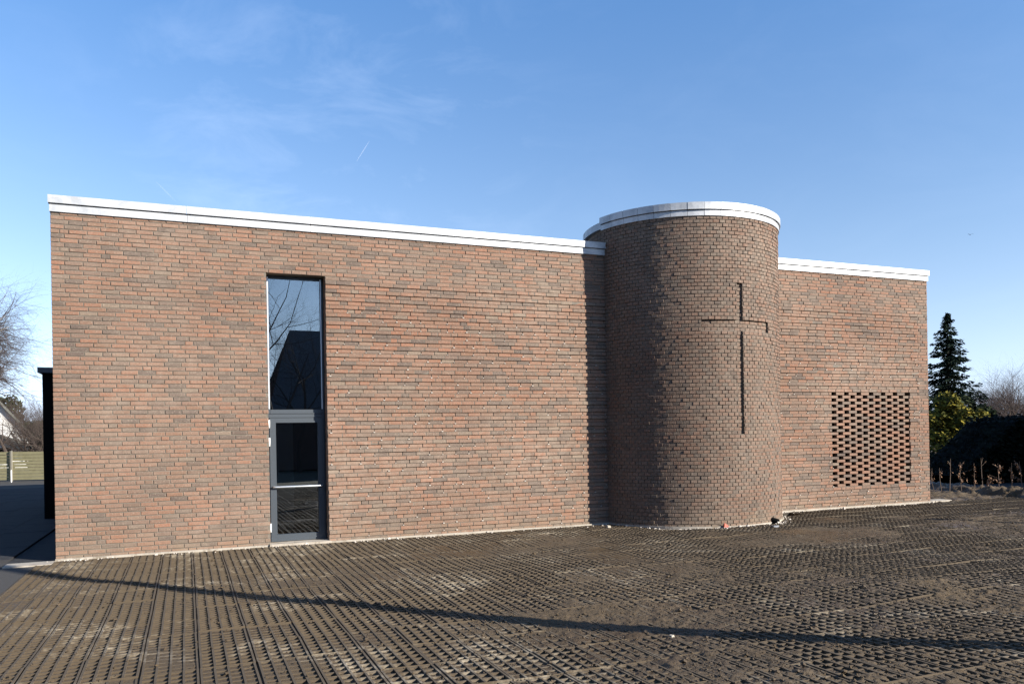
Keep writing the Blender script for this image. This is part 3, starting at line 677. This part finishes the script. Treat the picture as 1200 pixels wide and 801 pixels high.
# yellow green bush before the spruce
t = thing('yellow_bush', 'yellow green leafy bush in front of the dark spruce', 'bush', groundpx(1128, 38)); b = MB(); c0 = groundpx(1128, 38); st = MB()
for dx, dz, rr, n in ((-.5, 1.2, 1.0, 1100), (.5, 1.0, .95, 1000), (-.1, 2.1, .85, 900), (-.55, 3.0, .6, 520), (1.1, 1.5, .7, 620), (.55, 2.15, .6, 480), (-1.0, 2.2, .6, 420)):
    dx *= 1.3; c = c0 + Vector((dx * CA, -dx * SA, dz)); st.tube([c0, c0.lerp(c, .5) + Vector((0, 0, .2)), c], [.05, .035, .015], 5)
    foliage_blob(b, c, rr, rr, rr * .85, n, .085, .3)
st.build('stem', M['bark_brown'], t); b.build('foliage', M['yellow_leaves'], t)
for x, Y, H, rr, lab in ((1140, 44, 3.6, 1.3, 'dark green evergreen shrub right of the spruce'), (1098, 42, 3.2, 1.4, 'dark evergreen shrub close behind the church corner')):
    c0 = groundpx(x, Y); t = thing('evergreen_shrub', lab, 'shrub', c0); b = MB(); s_ = MB()
    for k in range(7):
        a = random.random() * 6.28; c = c0 + Vector((math.cos(a) * rr * .45, math.sin(a) * rr * .45, H * random.uniform(.25, .85))); s_.tube([c0, c], [.05, .02], 4); foliage_blob(b, c, rr * .55, rr * .55, rr * .6, 520, .10, .3)
    s_.build('stem', M['bark_brown'], t); b.build('foliage', M['dark_leaves'], t)
shr = ['reddish bare shrub at the far right beyond the hedge', 'bare tan shrub just right of the evergreens', 'tall bare thicket shrub with upright twigs behind the hedge', 'wispy bare shrub between the evergreens and the thicket']
for k, (x, Y, H) in enumerate(((1192, 46, 5.3), (1158, 50, 4.4), (1178, 52, 5.6), (1143, 56, 4.8))):
    bare_tree('bare_shrub', shr[k], groundpx(x, Y), H, .085, 3, (6, 9), .62, .18, 0, M['bark_tan'], M['bark_twig'], 'shrub', 'bare shrubs beyond the hedge', first=.62, stems=6)
for k, (x, Y, H) in enumerate(((1230, 48, 5.0), (1262, 50, 6))):
    bare_tree('bare_shrub', ['bare shrub further along the row beyond the hedge', 'tallest bare shrub at the end of the row beyond the hedge'][k], groundpx(x, Y), H, .05, 3, (3, 5), .62, .18, 0, M['bark_tan'], M['bark_twig'], 'shrub', 'bare shrubs beyond the hedge', first=.62, stems=5)
# dark hedge
def hedge():
    c0 = px(1092, 572, 24.0); c1 = px(1330, 572, 26.0); c0.z = c1.z = -.1
    t = thing('hedge', 'tall dark clipped hedge in deep shade with a sloping left end', 'hedge', c0); d = (c1 - c0); L = d.length; d.normalize(); nrm = Vector((d.y, -d.x, 0))
    def top(s): return .5 + 1.58 * min(1.0, max(0.0, (s - .25) / 2.0)) + .03 * math.sin(s * 3)
    b = MB(); core_ = MB(); k = 40
    for i in range(k):
        s0, s1 = L * i / k, L * (i + 1) / k
        for (w, sgn) in ((.9, 1), (.9, -1)):
            a0, a1 = c0 + d * s0 + nrm * w * sgn, c0 + d * s1 + nrm * w * sgn
            core_.add([a0, a1, a1 + Vector((0, 0, top(s1) - .1)), a0 + Vector((0, 0, top(s0) - .1))], [(0, 1, 2, 3)])
        core_.add([c0 + d * s0 + nrm * .9 + Vector((0, 0, top(s0) - .1)), c0 + d * s1 + nrm * .9 + Vector((0, 0, top(s1) - .1)), c0 + d * s1 - nrm * .9 + Vector((0, 0, top(s1) - .1)), c0 + d * s0 - nrm * .9 + Vector((0, 0, top(s0) - .1))], [(0, 1, 2, 3)])
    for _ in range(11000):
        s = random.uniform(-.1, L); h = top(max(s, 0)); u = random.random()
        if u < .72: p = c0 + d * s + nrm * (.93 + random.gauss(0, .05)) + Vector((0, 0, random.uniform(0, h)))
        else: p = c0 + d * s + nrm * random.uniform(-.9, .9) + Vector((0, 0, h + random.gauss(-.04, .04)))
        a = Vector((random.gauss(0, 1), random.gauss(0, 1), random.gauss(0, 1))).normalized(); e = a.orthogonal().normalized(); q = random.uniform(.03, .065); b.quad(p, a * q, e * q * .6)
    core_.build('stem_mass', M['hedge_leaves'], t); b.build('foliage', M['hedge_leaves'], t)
hedge()
# soil strip, road and seedlings on the right
b = MB(); k = 90
c_a, c_b = Vector((20.3, -12, 0)), Vector((20.3, 7, 0))
xs = np.arange(20.28, 22.3, .05); ys = np.arange(-8, 4.5, .05); XX, YY = np.meshgrid(xs, ys)
ZZ = -.02 + .16 * sstep(20.28, 20.7, XX) * (1 - sstep(21.5, 22.2, XX)) * (.55 + .9 * (vnoise(XX * 4, YY * 4, 0) + .35)) + .09 * vnoise(XX * 9, YY * 9, 2) + .06 * vnoise(XX * 19, YY * 19, 3) + .03 * NR.random(XX.shape)
idx = np.arange(XX.size).reshape(XX.shape); Q = np.stack([idx[:-1, :-1], idx[:-1, 1:], idx[1:, 1:], idx[1:, :-1]], -1).reshape(-1, 4)
link('soil_strip', npmesh('soil_strip', np.stack([XX, YY, ZZ], -1).reshape(-1, 3), Q, M['soil']), None, 'structure')
xs2 = np.arange(WL + .03, 20.29, .04); ys2 = np.arange(-.11, 9, .05); X2, Y2 = np.meshgrid(xs2, ys2)
Z2 = -.012 + .05 * sstep(18.4, 20.2, X2) * sstep(.2, 1.5, Y2) + .03 * vnoise(X2 * 5, Y2 * 5, 1) + .045 * vnoise(X2 * 11, Y2 * 11, 2) + .03 * vnoise(X2 * 25, Y2 * 25, 3) + .02 * NR.random(X2.shape)
idx = np.arange(X2.size).reshape(X2.shape); Q = np.stack([idx[:-1, :-1], idx[:-1, 1:], idx[1:, 1:], idx[1:, :-1]], -1).reshape(-1, 4)
link('soil_margin', npmesh('soil_margin', np.stack([X2, Y2, Z2], -1).reshape(-1, 3), Q, M['soil']), None, 'structure')
b = MB(); b.box((22.2, -40, -.12), (25.6, 40, .035)); b.build('road', M['asphalt'], kind='structure')
b = MB(); b.box((WL + .101, -.06, -.1), (18.3, .28, .03)); b.build('corner_slab', M['conc'], kind='structure')
sl_lab = ['pinkish leaved sapling right beside the church corner', 'pinkish leaved sapling second from the church corner', 'thin leafless sapling third from the church corner', 'bushy sapling with brown dry leaves just right of the leafless one',
          'narrow pale leaved sapling, the nearer of the two to the church', 'tall bare sapling with a long thin whip in the middle of the row', 'lowest sapling, a short tuft of brown dry leaves', 'wide bushy sapling right of the low tuft', 'narrow pale leaved sapling between two bushy ones on the right',
          'bushy sapling at the right edge of the picture', 'bushy sapling just beyond the right edge', 'narrow pale sapling beyond the right edge', 'pinkish sapling at the end of the row beyond the right edge']
for k, (x, kind, hh) in enumerate(((1095, 1, .6), (1103.5, 1, .62), (1113, 0, .85), (1127, 2, .75), (1142.5, 3, .72), (1152, 0, .85), (1155, 2, .35), (1171, 2, .7), (1186, 3, .72), (1198, 2, .75), (1212, 2, .7), (1226, 3, .7), (1240, 1, .7))):
    base = px(x, 577.0 - (x - 1100) * .005, 20.75); base.z = .05
    t = thing('sapling', sl_lab[k], 'sapling', base, 'young saplings in the soil strip'); s_ = MB(); l_ = MB()
    top = base + Vector((random.gauss(0, .05), random.gauss(0, .03), hh)); mid = base.lerp(top, .5) + Vector((random.gauss(0, .02), 0, 0)); s_.tube([base, mid, top], [.010, .008, .004], 4)
    br = []
    for q in range({0: 3, 1: 3, 2: 8, 3: 5}[kind]):
        f = random.uniform(.3, .9); p0 = base.lerp(top, f); sp = {0: .16, 1: .1, 2: .2, 3: .06}[kind]
        p1 = p0 + Vector((random.uniform(-sp, sp), random.uniform(-sp, sp), random.uniform(.04, .16))); s_.tube([p0, p1], [.005, .003], 3); br.append((p0, p1))
    s_.build('stem', M['bark_tan'], t)
    nl = {0: 4, 1: 14, 2: 58, 3: 42}[kind]
    for q in range(nl):
        p0, p1 = random.choice(br); p = p0.lerp(p1, random.random()) + Vector((random.gauss(0, .012), random.gauss(0, .012), random.gauss(-.02, .03)))
        if kind == 1: p.z = max(p.z, base.z + hh * .45)
        a = Vector((random.gauss(0, .6), random.gauss(0, .6), -1)).normalized(); e = a.orthogonal().normalized(); e.rotate(Matrix.Rotation(random.random() * 6.28, 3, a)); w = random.uniform(.014, .026)
        l_.add([p, p + a * w + e * w * .7, p + a * w * 2.3, p + a * w - e * w * .7], [(0, 1, 2, 3)])
    l_.build('leaves', M['dry_leaves'], t)

# ------------------------------------------------------------------ left background: fence, house, trees
def campt(x, Y, z): w = px(x, 500, Y); w.z = z; return w
FD = 36.0; fr = campt(10, FD, 0); RV = Vector((CA, -SA, 0)); FV = Vector((SA, CA, 0))
fence = thing('plank_fence', 'weathered horizontal board fence in front of the white house', 'fence', fr)
slm = MB(); slm.box((-.945, -.011, 0), (.945, .011, .126)); slat_me = slm.mesh('slat', M['fence_wood']); pm = MB(); pm.box((-.035, -.045, -.15), (.035, .045, 1.34)); post_me = pm.mesh('post', M['grey_wood'])
rot = Matrix.Rotation(-YAW, 4, 'Z')
for i in range(-6, 4):
    p = campt(13.5, FD, 0) + RV * (i * 1.9)
    o = bpy.data.objects.new('post', post_me); COL.objects.link(o); o.parent = fence; o.matrix_world = Matrix.Translation(p - FV * .06) @ rot
    for r in range(9):
        o = bpy.data.objects.new('slat', slat_me); COL.objects.link(o); o.parent = fence
        o.matrix_world = Matrix.Translation(p + RV * .95 + Vector((0, 0, .02 + r * .143)) + FV * random.uniform(0, .012)) @ rot @ Matrix.Rotation(random.gauss(0, .003), 4, 'Y')
bpy.context.view_layer.update()
for o in list(fence.children):
    o.matrix_parent_inverse = Matrix.Identity(4); pass
HD = 54.0
hb = campt(33, HD, -.1)
house = thing('white_house', 'white rendered house with steep grey roof behind the board fence', 'house', hb)
hf = (hb - Vector((cam_loc.x, cam_loc.y, 0))); hf.z = 0; hf.normalize(); hf.rotate(Matrix.Rotation(.06, 3, 'Z')); hr = Vector((hf.y, -hf.x, 0))
def H_(x, y, z): return tuple(hb + hr * x + hf * y + Vector((0, 0, z)))
eave, half = 2.35, 4.2; ridge = eave + half * 1.24
w = MB(); w.add([H_(0, 0, 0), H_(-2 * half, 0, 0), H_(-2 * half, 0, eave), H_(-half, 0, ridge), H_(0, 0, eave), H_(0, 9, 0), H_(-2 * half, 9, 0), H_(-2 * half, 9, eave), H_(-half, 9, ridge), H_(0, 9, eave)], [(0, 1, 2, 3, 4), (5, 9, 8, 7, 6), (0, 4, 9, 5), (1, 6, 7, 2)])
w.build('wall', M['house'], house)
rf = MB()
for sg in (1, -1):
    def P(t, y, dz): return H_(-half + sg * t * (half + .35), y, ridge - t * (half + .35) * 1.24 + dz)
    rf.add([P(0, -.45, .02), P(1, -.45, .02), P(1, 9.4, .02), P(0, 9.4, .02), P(0, -.45, .24), P(1, -.45, .24), P(1, 9.4, .24), P(0, 9.4, .24)], [(0, 1, 2, 3), (4, 7, 6, 5), (0, 4, 5, 1), (1, 5, 6, 2), (3, 2, 6, 7)])
rf.build('roof', M['hroof'], house)
po = MB(); 
po.add([H_(-2.6, -1.6, 2.55), H_(.55, -1.6, 1.25), H_(.55, -.02, 1.25), H_(-2.6, -.02, 2.55), H_(-2.6, -1.6, 2.75), H_(.55, -1.6, 1.45), H_(.55, -.02, 1.45), H_(-2.6, -.02, 2.75)], [(0, 1, 2, 3), (4, 7, 6, 5), (0, 4, 5, 1), (1, 5, 6, 2)])
po.build('porch_roof', M['hroof'], house)
b = MB(); b.box((0, 0, 0), (1, 1, 1)); 
for x0, x1, z0, z1 in ((-1.9, -.9, .3, 1.55), (-3.6, -2.5, .3, 1.5), (-4.8, -3.6, 3.2, 4.6)):
    wn = MB(); wn.add([H_(x0, -.03, z0), H_(x1, -.03, z0), H_(x1, -.03, z1), H_(x0, -.03, z1), H_(x0, .05, z0), H_(x1, .05, z0), H_(x1, .05, z1), H_(x0, .05, z1)], [(0, 1, 2, 3), (0, 4, 5, 1), (1, 5, 6, 2), (2, 6, 7, 3), (3, 7, 4, 0)]); f_ = wn.build('window', M['white'], house)
    gp = MB(); gp.add([H_(x0 + .08, -.034, z0 + .08), H_(x1 - .08, -.034, z0 + .08), H_(x1 - .08, -.034, z1 - .08), H_(x0 + .08, -.034, z1 - .08)], [(0, 1, 2, 3)]); gp.build('pane', M['black'], f_)
wk = MB(); wk.tube([campt(12.3, 35, -.1), campt(12.3, 35, .5)], .02, 6); o = wk.build('marker_stake', M['white']); tag(o, 'short white stake standing in front of the board fence', 'stake')
bare_tree('fruit_tree', 'gnarled bare fruit tree before the white house', groundpx(14, 42), 5.2, .17, 4, (3, 4), .78, .03, 0, M['bark_brown'], M['bark_brown'], first=.42, lean=(.03, 0))
labs = ['brown bare shrub between the white house and the black annex', 'dense bare shrub close to the black annex', 'bare tree with twiggy top behind the white house roof', 'bare brown shrub behind the white house']
for k, (x, Y, H, stm) in enumerate(((40, 50, 4.6, 7), (50, 47, 4.5, 7), (26, 66, 6.4, 6), (12, 68, 6.2, 6))):
    bare_tree('bare_shrub', labs[k], groundpx(x, Y), H, .08, 3, (6, 8), .65, .14, 0, M['bark_brown'], M['bark_brown'], 'shrub', 'bare shrubs by the white house', first=.6, stems=stm)
for k, (x, Y, H, rr) in enumerate(((33, 62, 3.4, 1.6), (47, 60, 3.0, 1.6), (2, 72, 6.0, 2.0))):
    c0 = groundpx(x, Y); t = thing('evergreen_shrub', ['dark evergreen shrub at the right of the white house', 'dark evergreen shrub behind the black annex', 'dark evergreen shrub behind the roof of the white house'][k], 'shrub', c0); b = MB(); s_ = MB()
    for q in range(8):
        a = random.random() * 6.28; c = c0 + Vector((math.cos(a) * rr * .5, math.sin(a) * rr * .5, H * random.uniform(.25, .9))); s_.tube([c0, c], [.05, .02], 4); foliage_blob(b, c, rr * .6, rr * .6, rr * .6, 420, .11, .3)
    s_.build('stem', M['bark_brown'], t); b.build('foliage', M['dark_leaves'], t)
# weeping birch at the left edge: branches reach into view
t = thing('birch_tree', 'weeping bare birch whose hanging twigs reach in from the left', 'tree', groundpx(-62, 30)); br, tw = MB(), MB(); b0 = groundpx(-62, 30)
br.tube([b0, b0 + Vector((.1, 0, 3)), b0 + Vector((0, .1, 5.4)), b0 + Vector((.1, 0, 7.4))], [.2, .16, .11, .03], 8)
for k in range(34):
    z = random.uniform(3.2, 6.0); a = random.uniform(0, 6.28) if k > 22 else random.gauss(-YAW, .45); L = random.uniform(1.7, 2.6) * (1 - .06 * max(z - 5, 0)); d = Vector((math.cos(a), math.sin(a), .3))
    grow(br, tw, b0 + Vector((0, 0, z)), d, L, .05, 1, 4, .12, .15, .66, (5, 7), 4, .3)
br.build('trunk', M['bark_birch'], t); tw.build('crown', M['bark_twig'], t)

# ------------------------------------------------------------------ beyond the frame: what throws the shadows, what the glass mirrors, houses added to block light
# twin stemmed tree whose trunks throw the long shadow
SH = [(-2.6, -1.9), (-.66, .23), (.34, 1.72), (2.48, 4.07), (4.61, 6.36), (6.25, 7.90), (7.92, 9.10), (9.25, 10.2)]
sd = Vector((math.sin(SUN_AZ), math.cos(SUN_AZ))); pd = Vector((sd.y, -sd.x)); B0 = Vector(SH[-1])
pts = []
for u, n in reversed(SH):
    v = B0 - Vector((u, n)); al = v.dot(sd); la = -(v.dot(pd)); h = max(0, al) * math.tan(SUN_EL); pts.append(Vector((B0.x + la * pd.x, -(B0.y + la * pd.y), h - (.1 if al < .01 else 0))))
tw_t = thing('twin_stem_tree', 'slender bare tree with two close stems out on the paving', 'tree', tuple(pts[0])); tk = MB(); cr = MB()
for sg in (-1, 1):
    off = Vector((pd.x, -pd.y, 0)); PP = []
    for i, p in enumerate(pts):
        f = i / (len(pts) - 1); PP.append(p + off * sg * (.064 * (1 - f) ** .6 + .012))
    tk.tube(PP, [.055, .058, .062, .068, .076, .08, .086, .08][:len(PP)], 8)
top = pts[-1]
for k in range(7):
    grow(tk, cr, top + Vector((0, 0, -.2 * k + .3)), Vector((random.gauss(0, .7), random.gauss(0, .7), .8)), random.uniform(1, 1.8), .02, 1, 3, .15, 0, .6, (2, 3), 4)
tk.build('trunk', M['bark_brown'], tw_t); cr.build('crown', M['bark_twig'], tw_t)
t = thing('post_lamp', 'low steel lamp post standing out on the right of the paving', 'lamp post', (18.6, -7.2, 0)); b = MB(); b.tube([(18.6, -7.2, -.1), (18.6, -7.2, 2.35)], .045, 10); b.build('post', M['steel'], t)
b = MB(); b.tube([(18.6, -7.2, 2.35), (18.6, -7.2, 2.42), (18.6, -7.2, 2.52), (18.6, -7.2, 2.56)], [.05, .10, .10, .04], 10); b.build('lamp_head', M['steel'], t)
def gable_house(name, label, c, ax_dir, L, Wd, ev, rg, wm, rm, hip=0.):
    t = thing(name, label, 'house', c); c = Vector(c); a = Vector((ax_dir[0], ax_dir[1], 0)).normalized(); n = Vector((-a.y, a.x, 0))
    P = lambda s, w, z: tuple(c + a * s + n * w + Vector((0, 0, z)))
    b = MB(); h = L / 2; q = Wd / 2
    b.add([P(-h, -q, -.1), P(h, -q, -.1), P(h, q, -.1), P(-h, q, -.1), P(-h, -q, ev), P(h, -q, ev), P(h, q, ev), P(-h, q, ev), P(-h + hip, 0, rg), P(h - hip, 0, rg)], [(0, 1, 5, 4), (2, 3, 7, 6), (1, 2, 6, 9, 5), (3, 0, 4, 8, 7)]); b.build('wall', wm, t)
    r = MB(); k = (rg - ev) / q
    for sg in (1, -1):
        r.add([P(-h - .3 + 1.3 * hip, 0, rg + .03), P(h + .3 - 1.3 * hip, 0, rg + .03), P(h + .3, sg * (q + .3), ev - .3 * k + .03), P(-h - .3, sg * (q + .3), ev - .3 * k + .03), P(-h - .3 + 1.3 * hip, 0, rg + .25), P(h + .3 - 1.3 * hip, 0, rg + .25), P(h + .3, sg * (q + .3), ev - .3 * k + .25), P(-h - .3, sg * (q + .3), ev - .3 * k + .25)], [(0, 1, 2, 3), (4, 5, 6, 7), (0, 3, 7, 4), (1, 2, 6, 5), (2, 3, 7, 6)])
    r.build('roof', rm, t)
    for s in (-.6, -.2, .2, .6):
        for sg in (1, -1):
            x = s * h; f = MB(); y0 = sg * q; y1 = sg * (q + .04)
            f.add([P(x - .6, y1, 1), P(x + .6, y1, 1), P(x + .6, y1, 2.3), P(x - .6, y1, 2.3), P(x - .6, y0, 1), P(x + .6, y0, 1), P(x + .6, y0, 2.3), P(x - .6, y0, 2.3)], [(0, 1, 2, 3), (0, 4, 5, 1), (1, 5, 6, 2), (2, 6, 7, 3), (3, 7, 4, 0)]); f.build('window', M['black'], t)
    return t
cc = Vector((23.4 * .7373 + 12.5 * .6756, 0, 0))
# unseen house added on the right: perpendicular to the sun, its shade covers the hedge and the road
pc, ac = 24.2, 24.0
hc = (pc * pd.x + ac * sd.x, -(pc * pd.y + ac * sd.y), 0)
gable_house('added_shade_house', 'unseen dark brick house added right of the paving to shade the hedge', hc, (pd.x, -pd.y), 14.6, 7, 5.6, 8.6, M['darkbrick'], M['felt'])
gable_house('gable_house', 'dark house across the yard mirrored in the tall window', (13.6, -36, 0), (1, 0), 14.6, 8, 3.4, 8.0, M['darkbrick'], M['felt'], 1.3)
bare_tree('bare_tree', 'second bare tree across the yard close before the dark house', (7.4, -30, -.1), 13, .15, 5, (4, 6), .6, .16, 0, M['bark_brown'], M['bark_brown'], first=.4)
gable_house('gable_house', 'long unseen dark house added on the far left to cut sky light', (-19, -14, 0), (0, 1), 30, 9, 4.5, 9.0, M['darkbrick'], M['felt'])  # added out of view to hold low sky light off the tower's left side
gable_house('gable_house', 'unseen dark house added left of the mirrored one to cut sky light', (-9, -42, 0), (1, 0), 24, 9, 4.5, 9.0, M['darkbrick'], M['felt'])  # another unseen house, added to lessen sky fill near the horizon
bare_tree('bare_tree', 'bare tree across the yard mirrored in the tall window', (5.6, -25, -.1), 15, .17, 5, (4, 5), .7, .16, 0, M['bark_brown'], M['bark_brown'], first=.42)

# ------------------------------------------------------------------ sky life
p = px(1137, 275, 60); b = MB()
b.add([(-.16, 0, 0), (-.05, -.035, .01), (.08, -.03, .02), (.14, 0, .02), (.08, .03, .02), (-.05, .035, .01), (.0, 0, -.04), (.0, 0, .05)], [(0, 1, 6), (1, 2, 6), (2, 3, 6), (3, 4, 6), (4, 5, 6), (5, 0, 6), (1, 0, 7), (2, 1, 7), (3, 2, 7), (4, 3, 7), (5, 4, 7), (0, 5, 7)])
b.add([(-.05, -.03, .02), (.06, -.03, .02), (.02, -.24, .10), (-.05, -.24, .10), (-.12, -.40, .05)], [(0, 1, 2, 3), (3, 2, 4)]); b.add([(-.05, .03, .02), (.06, .03, .02), (.02, .24, .10), (-.05, .24, .10), (-.12, .40, .05)], [(0, 3, 2, 1), (3, 4, 2)])
o = b.build('bird', M['black']); o.location = p; o.scale = (.62, .62, .62); o.rotation_euler = (0, .1, 1.0); tag(o, 'small dark bird flying in the sky above the spruce', 'bird')
def vapour(x0, y0, x1, y1, r, al, label):
    m = bpy.data.materials.new('vapour'); m.use_nodes = True; t = m.node_tree; t.nodes.clear(); o_ = t.nodes.new('ShaderNodeOutputMaterial'); mxs = t.nodes.new('ShaderNodeMixShader'); tr = t.nodes.new('ShaderNodeBsdfTransparent'); df = t.nodes.new('ShaderNodeBsdfDiffuse')
    df.inputs[0].default_value = (.9, .9, .9, 1); mxs.inputs[0].default_value = al; t.links.new(tr.outputs[0], mxs.inputs[1]); t.links.new(df.outputs[0], mxs.inputs[2]); t.links.new(mxs.outputs[0], o_.inputs[0])
    a, e = px(x0, y0, 4000), px(x1, y1, 4000); b = MB(); b.tube([a, a.lerp(e, .5), e], [r * .4, r, r * .3], 8); o = b.build('contrail', m, smooth=True); o.visible_shadow = True; tag(o, label, 'contrail')
vapour(418, 189, 433, 165, 2.6, .07, 'short bright contrail high in the sky left of the tower')
vapour(183, 213, 206, 236, 3.0, .035, 'faint contrail just above the left part of the roof')
